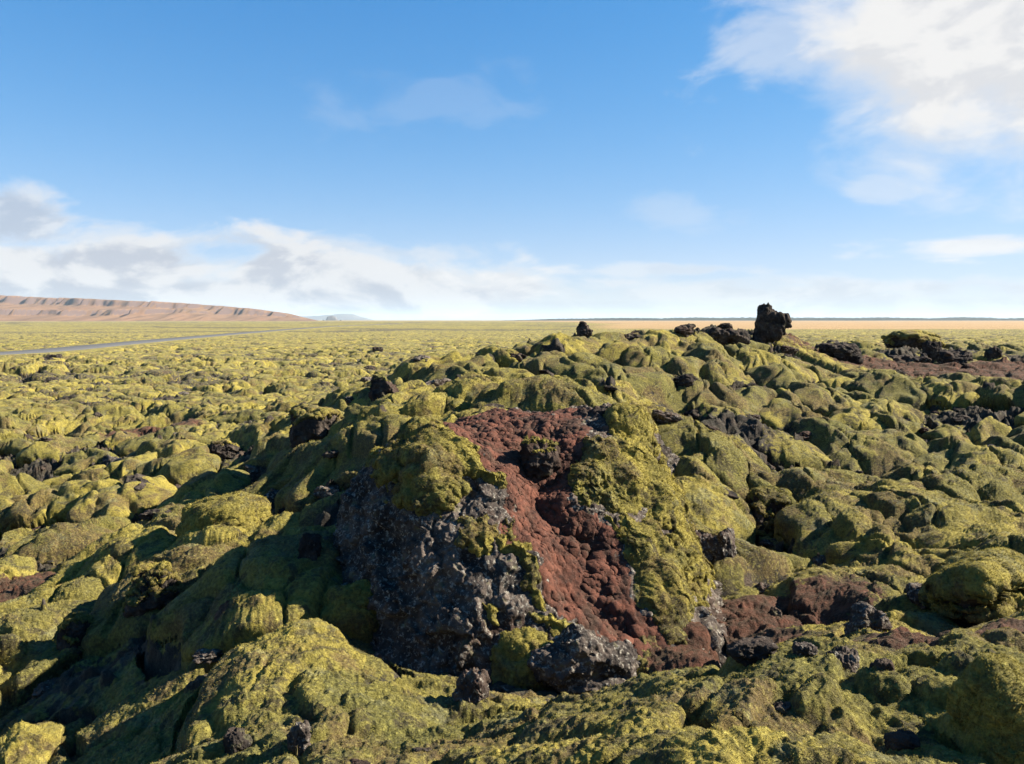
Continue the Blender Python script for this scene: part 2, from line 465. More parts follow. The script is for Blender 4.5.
def make_moss_mat():
    m, nt = new_mat('moss'); b = NB(nt); pos = geo_pos(b)
    mc, fine = moss_color(b, pos, .68)
    b.out(mc, .92, moss_bump(b, pos, fine), sheen=.08, sheen_col=(1, .95, .55), spec=.12)
    return m

def make_rock_mat(name, lichen, lift=1.0):
    m, nt = new_mat(name); b = NB(nt); pos = geo_pos(b)
    b.out(rock_color(b, pos, lichen, lift), 1.0, rock_bump(b, pos), spec=.06)
    return m

def make_soil_mat():
    m, nt = new_mat('red_scoria_soil'); b = NB(nt); pos = geo_pos(b)
    b.out(soil_color(b, pos), .95, soil_bump(b, pos), spec=.15)
    return m

M_GROUND = make_ground_mat(); M_MOSS = make_moss_mat(); M_ROCK = make_rock_mat('black_lava', .63); M_LICH = make_rock_mat('lichened_lava', .535, 1.6); M_SOIL = make_soil_mat()

# ------------------------------------------------------------------ ground sheet and the cushions cut from the same relief
US = np.r_[np.linspace(-1.5, -.73, 140)[:-1], np.linspace(-.73, .73, 1180), np.linspace(.73, 1.5, 140)[1:]]
YS = np.exp(np.r_[np.linspace(math.log(.9), math.log(2.1), 60)[:-1], np.linspace(math.log(2.1), math.log(60), 1080)[:-1],
                  np.linspace(math.log(60), math.log(170), 260)[:-1], np.linspace(math.log(170), math.log(500), 120)[:-1], np.linspace(math.log(500), math.log(30000), 70)])
UU, YY = np.meshgrid(US, YS); XX = UU * YY
NR, NC = XX.shape
ZZ, A = relief(XX, YY)
# cushions belly out over the hollows between them
bulge = .15 * A['amp'] * np.sin(np.clip(A['m'], 0, 1) * math.pi) * (1 - sstep(30, 60, YY))
rr = np.sqrt(A['ox'] ** 2 + A['oy'] ** 2) + 1e-6
PX = XX + A['ox'] / rr * bulge; PY = YY + A['oy'] / rr * bulge
# the plain beyond rises and falls a little
ZZ = ZZ + sstep(400, 1500, YY) * (noise2(XX * .002, YY * .002, 5) * 1.0)
G = np.stack([PX, PY, ZZ], -1)
tint = (A['cid'] * 0.6180339887) % 1.0
tint = np.where(A['vA'] > 0, tint, .3)

quad_id = A['cid'][:-1, :-1].copy(); pres = (A['vA'] > .02)
ok = pres[:-1, :-1] & pres[1:, :-1] & pres[:-1, 1:] & pres[1:, 1:] & (A['fade'][:-1, :-1] > .98) & (YY[:-1, :-1] < 46)
same = ok & (A['cid'][1:, :-1] == quad_id) & (A['cid'][:-1, 1:] == quad_id) & (A['cid'][1:, 1:] == quad_id)
qx, qy = .5 * (XX[:-1, :-1] + XX[1:, 1:]), .5 * (YY[:-1, :-1] + YY[1:, 1:])
inview = same & (np.abs(qx / qy) < .68) & (qy < 46)
ids, inv, cnt = np.unique(np.where(inview, quad_id, -1).ravel(), return_inverse=True, return_counts=True)
inv = inv.reshape(quad_id.shape)
cand = [k for k in np.argsort(-cnt) if ids[k] >= 0][:400]
# take the cushions that show largest: project the sheet and keep those facing us
vx, vy = to_px(G.reshape(-1, 3)); vx = vx.reshape(NR, NC); vy = vy.reshape(NR, NC)
area = ((vx[1:, 1:] - vx[:-1, :-1]) * (vy[1:, :-1] - vy[:-1, 1:]) - (vy[1:, 1:] - vy[:-1, :-1]) * (vx[1:, :-1] - vx[:-1, 1:])) * -.5
# running horizon down each column tells which quads are hidden
ymin = np.minimum.accumulate(vy, axis=0)
vis = (vy[1:, :-1] < ymin[:-1, :-1] + .3) & (vx[:-1, :-1] > 0) & (vx[:-1, :-1] < 1024) & (vy[:-1, :-1] < 764)
seen = np.bincount(inv.ravel(), weights=(np.abs(area) * vis).ravel(), minlength=len(ids))
order = [k for k in np.argsort(-seen) if ids[k] >= 0 and seen[k] > 60][:260]
chosen = np.zeros(len(ids), bool); chosen[order] = True
cut = chosen[inv] & same
full = np.zeros((NR, NC), bool)
full[1:-1, 1:-1] = cut[:-1, :-1] & cut[1:, :-1] & cut[:-1, 1:] & cut[1:, 1:]

GG = G.copy(); GG[..., 2] -= np.where(full, .14, 0)
vid = np.arange(NR * NC).reshape(NR, NC)
QUADS = np.stack([vid[:-1, :-1], vid[:-1, 1:], vid[1:, 1:], vid[1:, :-1]], -1)
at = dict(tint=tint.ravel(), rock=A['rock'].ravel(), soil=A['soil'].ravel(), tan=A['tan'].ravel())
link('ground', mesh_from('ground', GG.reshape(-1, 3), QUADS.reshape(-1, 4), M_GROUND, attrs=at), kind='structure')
GF = G.reshape(-1, 3)
MOUNDS = []
jj, ii = np.nonzero(cut)
kk = inv[jj, ii]; srt = np.argsort(kk, kind='stable'); jj, ii, kk = jj[srt], ii[srt], kk[srt]
bounds = np.r_[0, np.nonzero(np.diff(kk))[0] + 1, len(kk)]
for a, e in zip(bounds[:-1], bounds[1:]):
    q = QUADS[jj[a:e], ii[a:e]]
    used, iv = np.unique(q.ravel(), return_inverse=True); f = iv.reshape(-1, 4); n = len(used)
    top = GF[used]; bot = top.copy(); bot[:, 2] -= .22
    ed = np.concatenate([f[:, [0, 1]], f[:, [1, 2]], f[:, [2, 3]], f[:, [3, 0]]])
    be = ed[~np.isin(ed[:, 0].astype(np.int64) * n + ed[:, 1], ed[:, 1].astype(np.int64) * n + ed[:, 0])]
    side = np.stack([be[:, 1], be[:, 0], be[:, 0] + n, be[:, 1] + n], -1)
    c = top.mean(0)
    V = np.concatenate([top, bot]) - c
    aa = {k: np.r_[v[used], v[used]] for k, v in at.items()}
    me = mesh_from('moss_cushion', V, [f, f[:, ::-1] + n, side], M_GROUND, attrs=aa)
    o = link('moss_cushion', me, loc=c)
    MOUNDS.append((o, c, top, seen[kk[a]]))

# ------------------------------------------------------------------ the great boulder with the red scar
def hull(dirs, c, planes, p=11):
    c = np.array(c, float); s = np.zeros(len(dirs))
    for n, q in planes:
        n = np.array(n, float); n /= np.linalg.norm(n); q = np.array(q, float)
        w = dirs @ n; t = n @ (q - c)
        s += np.where(w > 1e-3, (np.maximum(w, 1e-3) / t) ** p, 0)
    return c + dirs * (s ** (-1 / p))[:, None]

def poly_sd(px, py, poly):
    """signed distance in the plane, inside positive"""
    P = np.array(poly, float); Q = np.roll(P, -1, 0)
    best = np.full(px.shape, 1e9); ins = np.zeros(px.shape, bool)
    for (x0, y0), (x1, y1) in zip(P, Q):
        dx, dy = x1 - x0, y1 - y0
        t = np.clip(((px - x0) * dx + (py - y0) * dy) / (dx * dx + dy * dy + 1e-9), 0, 1)
        best = np.minimum(best, np.hypot(px - x0 - t * dx, py - y0 - t * dy))
        if y0 != y1:
            c = ((y0 > py) != (y1 > py)) & (px < dx * (py - y0) / dy + x0)
            ins ^= c
    return np.where(ins, best, -best)

def Z(pts): return [(310 + x / 2.246, 380 + y / 2.246) for x, y in pts]

D, Q = cube_sphere(230)
zc = CZ
PLANES = [((0, -.06, 1), (0, 8.5, zc - 1.12)), ((.28, -.62, .73), (-.1, 7.5, zc - 1.5)), ((-.62, -.68, .40), (-.9, 7.0, zc - 2.0)),
          ((-.95, -.15, .28), (-1.72, 7.8, zc - 2.0)), ((.9, -.2, .42), (1.66, 7.7, zc - 2.1)), ((0, 1, .25), (0, 9.8, zc - 1.5)), ((0, 0, -1), (0, 8, zc - 3.6)),
          ((-.1, -.93, .3), (0, 6.28, zc - 2.75)), ((-.5, .1, .85), (-.95, 8.4, zc - 1.15))]
B = hull(D, (0.05, 8.1, zc - 2.3), PLANES)
N0 = vnormals(B, Q)
lowf = fbm3(B * .9, 200, 3) * .11
B = B + N0 * lowf[:, None]
bx, by = to_px(B)
wob2 = np.stack([fbm3(B * 11, 215, 3), fbm3(B * 11 + 9, 225, 3)], -1)
wob = np.stack([fbm3(B * 3.2, 210, 4), fbm3(B * 3.2 + 9, 220, 4)], -1)
SCAR = Z([(222,82),(290,62),(430,56),(570,56),(630,115),(600,190),(585,255),(600,300),(690,330),(690,400),(710,490),(800,570),(850,630),(760,640),(690,610),(600,560),(555,525),(520,470),(495,400),(440,370),(438,290),(415,212),(335,150)])
sd_scar = poly_sd(bx + wob[:, 0] * 22 + wob2[:, 0] * 14, by + wob[:, 1] * 22 + wob2[:, 1] * 14, SCAR)
GUL = Z([(480,160),(600,190),(560,260),(620,320),(680,380),(640,420),(560,340),(500,280),(470,210)])
sd_gul = poly_sd(bx + wob[:, 1] * 14, by + wob[:, 0] * 14, GUL)
MOSSP = [Z([(232,68),(280,84),(350,140),(425,205),(440,250),(430,265),(370,230),(330,250),(300,300),(260,300),(195,275),(175,240),(215,205),(200,160)]),
         Z([(320,315),(380,320),(440,330),(432,372),(400,395),(360,380),(320,360)]),
         Z([(590,150),(690,120),(720,70),(770,110),(775,190),(845,255),(842,330),(780,330),(700,300),(640,280),(590,270),(572,235),(585,190)]),
         Z([(700,325),(780,345),(785,385),(745,395),(700,370)]),
         Z([(690,430),(740,470),(760,540),(720,520)]),
         Z([(380,490),(425,500),(420,560),(390,560)]),
         Z([(640,300),(700,335),(760,420),(820,440),(850,520),(830,580),(780,560),(740,480),(700,440),(690,370)]),
         Z([(380,610),(470,575),(560,590),(650,620),(720,690),(640,740),(520,720),(420,690)]),
         Z([(690,285),(800,325),(850,400),(875,520),(840,600),(770,590),(725,480),(695,380)]),
         Z([(820,300),(870,340),(900,430),(880,500),(850,420)]),
         Z([(440,300),(500,420),(540,520),(500,510),(470,440),(430,390)]),
         Z([(140,180),(190,140),(225,160),(205,220),(165,245)]),
         Z([(470,520),(590,535),(640,600),(560,580),(480,550)])]
sd_m = np.stack([poly_sd(bx + wob[:, 0] * 26 + wob2[:, 1] * 12, by + wob[:, 1] * 26 + wob2[:, 0] * 12, p) for p in MOSSP], -1)
facing = np.einsum('ij,ij->i', vnormals(B, Q), np.array([0, 0, CZ]) - B) > 0
rockdisp = (ridged3(B * 1.7, 230, 6) - .55) * .13 + fbm3(B * 7, 240, 4) * .045 + (ridged3(B * 6.5, 231, 4) - .55) * .045
w1, cidr = worley3(B * 2.6 + fbm3(B * 4, 5, 2)[:, None] * .4, 250)
rockdisp += (cidr - .5) * .14 + (w1 - .5) * .03
for fr_, am_ in ((5.5, .05), (12, .03)):
    w_, c_ = worley3(B * fr_ + fbm3(B * 6, 6, 2)[:, None] * .5, 255 + int(fr_)); rockdisp += (c_ - .5) * am_
soft = sstep(-14, 10, np.maximum(sd_scar, sd_m.max(1)))
N1 = vnormals(B, Q)
B = B + N1 * (rockdisp * (1 - .92 * soft) - .13 * sstep(0, 30, sd_scar) - .09 * sstep(-6, 22, sd_gul))[:, None]
N2 = vnormals(B, Q)
boulder = link('boulder', mesh_from('boulder', B, Q, M_LICH), label='huge dark lava boulder with a bare red-brown scar down its sunlit face', cat='boulder')
fsel = lambda w: (w[Q].min(1) > 0) & facing[Q].all(1)
gr = fbm3(B * 6, 260, 5)
offs = np.clip(sd_scar / 14, 0, 1) ** .5 * .045 - .012 + (gr * .025 + (ridged3(B * 14, 262, 3) - .55) * .018 + fbm3(B * 24, 263, 3) * .014) * np.clip(sd_scar / 10, 0, 1)
for V, Fs in patch(B, Q, fsel(sd_scar + 2), offs, N2, 200):
    link('soil_scar', mesh_from('soil_scar', V, Fs, M_SOIL), boulder, label='bare red-brown soil running down the boulder')
CAPS = []
wl, _ = worley3(B * 3.1 + wob @ np.ones((2, 3)) * .25, 270); wl = wl ** 2
for k in range(len(MOSSP)):
    s_ = sd_m[:, k] - np.maximum(sd_scar + 4, 0) * .6
    th = np.clip(s_ / 22, 0, 1) ** .5
    offs = th * (.09 + .15 * (.6 - wl) + .06 * fbm3(B * 3, 280, 3)) - .015 + (fbm3(B * 18, 281, 2) * .014 + fbm3(B * 7, 282, 2) * .01) * th
    sel = fsel(s_ + 1.5)
    for V, Fs in patch(B, Q, sel, offs, N2, 60): link('moss_cap', mesh_from('moss_cap', V, Fs, M_MOSS), boulder); CAPS.append((V, Fs[0]))

# ------------------------------------------------------------------ rocks
def rock_shape(seed, n=36, dims=(1, 1, 1), nplanes=9, rough=.16, lobes=None, p=9):
    r = np.random.RandomState(seed)
    D, Q = cube_sphere(n)
    pl = []
    for k in range(nplanes):
        w = r.normal(size=3); w /= np.linalg.norm(w); pl.append((w, w * r.uniform(.62, 1.0)))
    for w in ((0, 0, -1), (1, 0, 0), (-1, 0, 0), (0, 1, 0), (0, -1, 0), (0, 0, 1)):
        pl.append((w, np.array(w) * r.uniform(.8, 1.0)))
    V = hull(D, (0, 0, 0), pl, p)
    N = vnormals(V, Q)
    w1, cid = worley3(V * 1.8 + seed, seed % 97)
    V = V + N * (rough * ((ridged3(V * 1.4 + seed * 1.3, seed % 89, 5) - .5) * 1.5 + (cid - .5) * .8 + (w1 - .5) * .35 + (ridged3(V * 4.5 + seed, seed % 71, 3) - .55) * .45))[:, None]
    V = V + noise_vec(V * 2.2 + seed, seed) * rough * .5
    V = V * np.array(dims)
    return V, Q

def noise_vec(p, seed):
    return np.stack([fbm3(p, seed % 53 + k * 7, 3) for k in range(3)], -1)

def place(V, x, y, sink=.25):
    """offset that beds a rock into the ground"""
    g = float(ground_z(x, y)[0]); h = V[:, 2].max() - V[:, 2].min()
    return np.array([x, y, g - V[:, 2].min() - sink * h])

ROCKS = []
def seat_down(V, L):
    """ridge rocks are let down until their foot is in the ground"""
    if L[1] < 20: return L
    g = float(ground_z(L[0], L[1])[0]); gap = L[2] + V[:, 2].min() - (g - .06)
    return np.array([L[0], L[1], L[2] - max(gap, 0)])
def rock(px, py, wpx, hpx, seed, label, moss=0, name='lava_rock', cat='rock', mat=None, n=36, rough=.16, d=None, depth=.9, sink=.42, group=None, nplanes=9, p=9):
    """px,py: middle of its foot in the photograph; wpx,hpx: its visible size there"""
    P = hit(px, py) if d is None else survey(px, py, d)
    k = P[1] / F
    w = wpx * k / 2; h = hpx * k / (2 * (1 - sink))
    V, Q = rock_shape(seed, n, (w / .92, w * depth / .92, h / .92), rough=rough, nplanes=nplanes, p=p)
    if d is None: L = place(V, P[0], P[1] + w * depth * .6, sink)
    else: L = np.array([P[0], P[1], P[2] - V[:, 2].min() - sink * (V[:, 2].max() - V[:, 2].min())])
    L = seat_down(V, L)
    o = link(name, mesh_from(name, V, Q, mat or M_ROCK), label=label, cat=cat, group=group, loc=L)
    if moss:
        N = vnormals(V, Q); Wp = V + L
        s_ = (N[:, 2] - (1 - moss)) + .35 * fbm3(Wp * 2.5 / max(w, .2), seed, 3)
        th = np.clip(s_ / .35, 0, 1) ** .5
        wl, _ = worley3(V / max(w, .05) * 1.3 + seed, seed % 31)
        wl = wl ** 2
        offs = th * w * (.12 + .12 * (.6 - wl)) - .01 * w + fbm3(Wp * 9, 5, 2) * .02 * th
        sel = s_[Q].min(1) > 0
        for V2, F2 in patch(V, Q, sel, offs, N, 40):
            link('moss_cap', mesh_from('moss_cap', V2, F2, M_MOSS), o)
            if L[1] < 13: CAPS.append((V2 + L, F2[0]))
    ROCKS.append((o, L, w))
    return o

def fuse(parts, voxel):
    """several rough blocks grown into one solid"""
    Vs, Qs, k = [], [], 0
    for V, Q4 in parts: Vs.append(V); Qs.append(Q4 + k); k += len(V)
    me = mesh_from('fused', np.concatenate(Vs), np.concatenate(Qs))
    o = bpy.data.objects.new('fused', me); COL.objects.link(o)
    m = o.modifiers.new('r', 'REMESH'); m.mode = 'VOXEL'; m.voxel_size = voxel
    dg = bpy.context.evaluated_depsgraph_get()
    ev = bpy.data.meshes.new_from_object(o.evaluated_get(dg))
    n = len(ev.vertices); co = np.empty(n * 3, np.float32); ev.vertices.foreach_get('co', co)
    idx = np.empty(len(ev.loops), np.int32); ev.loops.foreach_get('vertex_index', idx)
    bpy.data.objects.remove(o); bpy.data.meshes.remove(me); bpy.data.meshes.remove(ev)
    return co.reshape(-1, 3).astype(float), idx.reshape(-1, 4)

def crag(px, py, d, blocks, label, name='lava_rock', cat='rock', mat=None, voxel=1.0, rough=.2):
    """blocks: (dx, dz, w, h, seed) in photo pixels from the foot point, fused into one rock"""
    P = survey(px, py, d); k = d / F; parts = []
    for dx, dz, w, h, sd_ in blocks:
        V, Q4 = rock_shape(sd_, 26, (w * k / 2 / .9, w * k * .42 / .9, h * k / 2 / .9), rough=rough, nplanes=10, p=12)
        parts.append((V + np.array([dx * k, (sd_ % 5 - 2) * k * w * .05, dz * k]), Q4))
    V, Q4 = fuse(parts, voxel * k * .7)
    N = vnormals(V, Q4); V = V + N * (fbm3(V / (6 * k), 12, 4) * 2.4 * k)[:, None]
    P = seat_down(V, P)
    o = link(name, mesh_from(name, V, Q4, mat or M_ROCK), label=label, cat=cat, loc=P)
    ROCKS.append((o, P, max(b_[2] for b_ in blocks) * k / 2)); return o

# skyline
crag(768, 340, 27, [(-5, 13, 17, 42, 3), (-4, 29, 11, 11, 4), (7, 12, 16, 28, 5), (14, 20, 14, 13, 6)], 'tall two-lobed black lava spire, highest rock on the ridge skyline', 'lava_spire', 'rock spire', voxel=1.0, rough=.3)
crag(584, 331, 24, [(0, 2, 14, 9, 80), (-1, 6, 11, 12, 81), (0, 10, 7, 9, 83)], 'small pointed black rock standing alone on the ridge crest', voxel=.8, rough=.22)
rock(633, 331, 16, 9, 9, 'low round black rock left of a blockier one on the crest', d=24.0, rough=.2, sink=.15)
rock(653, 333, 20, 13, 10, 'blocky black rock on the crest beside a lower round one', d=24.0, rough=.2, sink=.15)
rock(684, 336, 22, 11, 11, 'hump-backed dark rock on the crest between block and ledge', d=24.0, rough=.2, sink=.15)
crag(722, 335, 25, [(-18, 2, 20, 14, 12), (0, 4, 24, 16, 13), (16, 3, 22, 13, 14), (8, 8, 10, 7, 15)], 'long low broken lava ledge left of the tall spire', 'lava_ledge', 'rock ledge', voxel=1.3, rough=.26)
rock(790, 344, 18, 8, 13, 'dark squat lava rock at the right foot of the spire', d=26, rough=.22, sink=.15)
# dark lava band beyond the ridge on the right
rock(845, 361, 36, 13, 14, 'black slab of lava at the left end of the dark band', rough=.22, nplanes=12)
crag(900, 366, 33, [(-26, 2, 30, 9, 52), (-6, 3, 26, 12, 53), (14, 3, 26, 11, 54), (24, 7, 7, 13, 55), (4, 6, 9, 10, 56)], 'long jagged black lava ledge in the middle of the dark band', 'lava_ledge', 'rock ledge', voxel=1.3, rough=.28)
rock(935, 361, 16, 12, 16, 'toothed black lava rock behind the reddish brown bare ground', rough=.28)
rock(962, 362, 32, 12, 17, 'sloping black lava rock beside a small block at right', rough=.25)
rock(994, 360, 14, 9, 18, 'small black block at the right end of the dark band', rough=.2)
rock(922, 347, 50, 9, 19, 'moss-topped dark lava hump in front of the tan plain', moss=.9, rough=.25, sink=.55)
# left side
rock(383, 395, 28, 16, 20, 'dark upright lava block at the left edge of the ridge', moss=.25, rough=.22)
rock(313, 436, 48, 32, 21, 'moss-topped boulder with a black left face on the plain', moss=.75, rough=.2, name='mossy_boulder', cat='boulder')
rock(42, 358, 26, 8, 22, 'rough dark rock lying just short of the grey road', rough=.28)
rock(378, 351, 9, 4, 23, 'small dark rock far out on the plain left of the ridge', rough=.25)
rock(222, 458, 32, 15, 24, 'dark craggy rock between yellow cushions on the left plain', moss=.3, rough=.25)
rock(308, 557, 22, 19, 25, 'dark rounded stone perched on the slope left of the boulder', rough=.18)
rock(150, 610, 52, 28, 26, 'dark grass-topped outcrop on the shaded left slope', moss=.75, rough=.26, sink=.45, name='lava_outcrop', cat='rock outcrop')
rock(70, 650, 36, 24, 27, 'black rock in the hollow low on the left slope', moss=.6, rough=.24, sink=.5)
rock(215, 522, 84, 22, 28, 'big bright yellow-green moss pillow over a rock, left of centre', moss=1.7, rough=.16, name='mossy_boulder', cat='boulder', p=6, depth=.7, sink=.5)
rock(351, 672, 66, 92, 29, 'egg-shaped green mossy boulder leaning on the big boulder\'s shaded side', moss=1.75, rough=.1, name='mossy_boulder', cat='boulder', d=7.05, depth=.75, sink=.1, p=5)
# around the great boulder
rock(470, 700, 32, 26, 30, 'pale lichened craggy rock rising from sunlit foreground moss', mat=M_LICH, rough=.28)
rock(505, 664, 54, 18, 31, 'brown rock with a moss top at the great boulder\'s front foot', moss=.4, rough=.22)
crag(582, 676, 6.15, [(-34, 12, 44, 40, 60), (0, 22, 60, 52, 61), (30, 12, 44, 36, 62), (10, -6, 70, 30, 63)], 'craggy lichened rock at the bottom of the red scar', mat=M_LICH, voxel=1.6, rough=.26)
crag(598, 430, 8.9, [(-14, 8, 30, 22, 70), (6, 14, 30, 24, 71), (20, 2, 26, 22, 72)], 'craggy black rock at the top right of the red scar', voxel=1.4, rough=.28)
rock(540, 464, 38, 24, 34, 'dark rock with thin moss stuck in the head of the scar', d=7.85, moss=.35, rough=.24)
rock(628, 455, 46, 46, 35, 'thick moss pillow over a rock beside the scar\'s upper end', d=8.6, moss=1.6, rough=.12, p=5, name='mossy_boulder', cat='boulder')
rock(706, 564, 32, 26, 36, 'grey rounded rock right beside the great boulder', moss=.2, rough=.2, mat=M_LICH)
rock(724, 560, 24, 24, 37, 'smaller grey rock tucked behind the rounded one', rough=.2, mat=M_LICH)
rock(775, 530, 54, 38, 38, 'mossy boulder with bare dark earth-brown left side, right of the scar', moss=.8, rough=.22, name='mossy_boulder', cat='boulder')
# right foreground
rock(873, 630, 38, 20, 39, 'grey lichened stone lying in brown bare ground', mat=M_LICH, rough=.24)
rock(926, 606, 30, 15, 40, 'grey stone under the left edge of the flat mossy boulder', mat=M_LICH, rough=.22)
rock(1000, 602, 118, 48, 41, 'large flat-topped mossy boulder with a dark undercut side at right', moss=1.35, rough=.14, n=48, name='mossy_boulder', cat='boulder', p=6)
rock(1020, 772, 120, 110, 42, 'big shaggy moss hump cut by the frame\'s lower right corner', moss=1.7, rough=.12, n=56, d=2.75, name='mossy_boulder', cat='boulder', p=5, sink=.2)
rock(908, 748, 32, 13, 43, 'black shaded stone half sunk beside the corner moss hump', rough=.2)
rock(752, 662, 44, 13, 44, 'dark flat slab with red soil on it beside the crest', rough=.2, sink=.5)
rock(808, 656, 20, 10, 45, 'small grey rock on the foreground crest beside a pointed one', rough=.22, mat=M_LICH)
rock(846, 668, 32, 24, 46, 'pointed brown-grey rock topping the foreground crest', mat=M_LICH, rough=.24)
rock(886, 670, 20, 10, 47, 'small dark stone lying behind the pointed crest rock', rough=.22)
rock(236, 752, 26, 18, 48, 'dark stone in a moss hump at the bottom left', rough=.22)
rock(298, 755, 22, 22, 49, 'rust-tinged upright stone at the bottom of the picture', mat=M_LICH, rough=.24)

# ------------------------------------------------------------------ small lava stones lying loose all over the field
PROTO = []
for k in range(10):
    V, Q4 = rock_shape(300 + k, 18, (1.15, .9, .62), rough=.34, nplanes=12, p=14)
    PROTO.append(mesh_from('lava_stone', V, Q4, M_ROCK if k % 3 else M_LICH))
rs = np.random.RandomState(5)
cr, cc = np.nonzero(vis & (YY[:-1, :-1] < 75) & (YY[:-1, :-1] > 3))
wgt = np.abs(area)[cr, cc] * (.05 + np.clip(A['rock'][cr, cc], 0, 1)) * YY[cr, cc] * (1 + 2 * ((YY[cr, cc] > 10) & (YY[cr, cc] < 28)))
wgt = wgt / wgt.sum()
picks = rs.choice(len(cr), 900, replace=False, p=wgt)
STONES = []; taken = [(o_.location[0], o_.location[1], w_) for o_, L_, w_ in ROCKS]
for q in picks:
    P = G[cr[q], cc[q]]; d = P[1]
    r0 = (.03 + .0085 * d) * rs.uniform(.5, 1.5) ** 1.4; r0 = min(r0, .34)
    if math.hypot((P[0] - BC[0]) / 1.9, (P[1] - BC[1]) / 1.9) < 1: continue
    if any(math.hypot(P[0] - x, P[1] - y) < w + r0 * 1.5 + .01 * d for x, y, w in taken): continue
    taken.append((P[0], P[1], r0))
    o = link('lava_stone', PROTO[rs.randint(10)], cat='stone', group='loose lava stones among the moss', loc=(P[0], P[1], P[2] - r0 * .22))
    o.scale = (r0 * rs.uniform(.8, 1.25), r0 * rs.uniform(.8, 1.25), r0 * rs.uniform(.7, 1.2)); o.rotation_euler = (rs.uniform(-.3, .3), rs.uniform(-.3, .3), rs.uniform(0, 6.28))
    STONES.append((o, np.array(o.location)))
    if len(STONES) >= 140: break

# ------------------------------------------------------------------ moss sprigs: the shaggy pile of the nearer moss
def sprigs():
    a3 = np.linalg.norm(np.cross(G[1:, 1:] - G[:-1, :-1], G[1:, :-1] - G[:-1, 1:]), axis=-1) * .5
    d = YY[:-1, :-1]
    dens = a3 / np.maximum(d, 2) ** 2 * ((d > 1.6) & (d < 15) & (np.abs(XX[:-1, :-1] / d) < .9))
    mossy = (1 - sstep(.35, .55, A['rock'][:-1, :-1])) * (1 - sstep(.35, .55, A['soil'][:-1, :-1]))
    inb = np.hypot((XX[:-1, :-1] - BC[0]) / 1.5, (YY[:-1, :-1] - BC[1]) / 1.4) < 1
    dens = (dens * mossy * ~inb)
    jobs = [(np.stack([G[:-1, :-1], G[:-1, 1:], G[1:, 1:], G[1:, :-1]], 2).reshape(-1, 4, 3), dens.ravel(), 400000)]
    for V, Fq in CAPS:
        q = V[Fq]; ar = np.linalg.norm(np.cross(q[:, 2] - q[:, 0], q[:, 3] - q[:, 1]), axis=1) * .5
        jobs.append((q, ar, int(min(40000, ar.sum() * 260000 / max(q[:, :, 1].mean(), 2) ** 2))))
    out = []
    for q, w, n in jobs:
        k = rs.choice(len(w), n, p=w / w.sum()); q = q[k]
        fu, fv = rs.rand(n, 1), rs.rand(n, 1)
        P = (q[:, 0] * (1 - fu) + q[:, 1] * fu) * (1 - fv) + (q[:, 3] * (1 - fu) + q[:, 2] * fu) * fv
        N = np.cross(q[:, 2] - q[:, 0], q[:, 3] - q[:, 1]); N /= np.linalg.norm(N, axis=1)[:, None] + 1e-9
        T = rs.normal(size=(n, 3)); ax = N * .8 + T * .7 + np.array([0, 0, .2]); ax /= np.linalg.norm(ax, axis=1)[:, None]
        W_ = np.cross(ax, rs.normal(size=(n, 3))); W_ /= np.linalg.norm(W_, axis=1)[:, None] + 1e-9
        dd = np.maximum(P[:, 1], 2)
        ln = (.006 + .0015 * dd) * rs.uniform(.6, 1.5, n); wd = (.0012 + .00050 * dd) * rs.uniform(.7, 1.3, n)
        b0 = P - N * .004
        out.append(np.stack([b0 - W_ * wd[:, None], b0 + W_ * wd[:, None], b0 + ax * ln[:, None]], 1).reshape(-1, 3))
    V = np.concatenate(out); n = len(V) // 3
    return V, np.arange(3 * n).reshape(-1, 3), np.repeat(rs.rand(n), 3)
m_, nt_ = new_mat('moss_sprig'); b_ = NB(nt_); pos_ = geo_pos(b_)
mc_, _f = moss_color(b_, pos_, .5)
mc_ = b_.mix(b_.m('MULTIPLY', b_.attr('tone'), .55), mc_, (.30, .245, .065))
df = nt_.nodes.new('ShaderNodeBsdfDiffuse'); tr = nt_.nodes.new('ShaderNodeBsdfTranslucent'); mx_ = nt_.nodes.new('ShaderNodeMixShader'); ou = nt_.nodes.new('ShaderNodeOutputMaterial')
nt_.links.new(mc_, df.inputs[0]); nt_.links.new(mc_, tr.inputs[0]); mx_.inputs[0].default_value = .38
nt_.links.new(df.outputs[0], mx_.inputs[1]); nt_.links.new(tr.outputs[0], mx_.inputs[2]); nt_.links.new(mx_.outputs[0], ou.inputs[0])
V, Ft, tn = sprigs()
link('moss_sprigs', mesh_from('moss_sprigs', V, Ft, m_, smooth=False, attrs=dict(tone=tn)), kind='stuff', label='short shaggy moss sprigs covering the nearer ground', cat='moss')

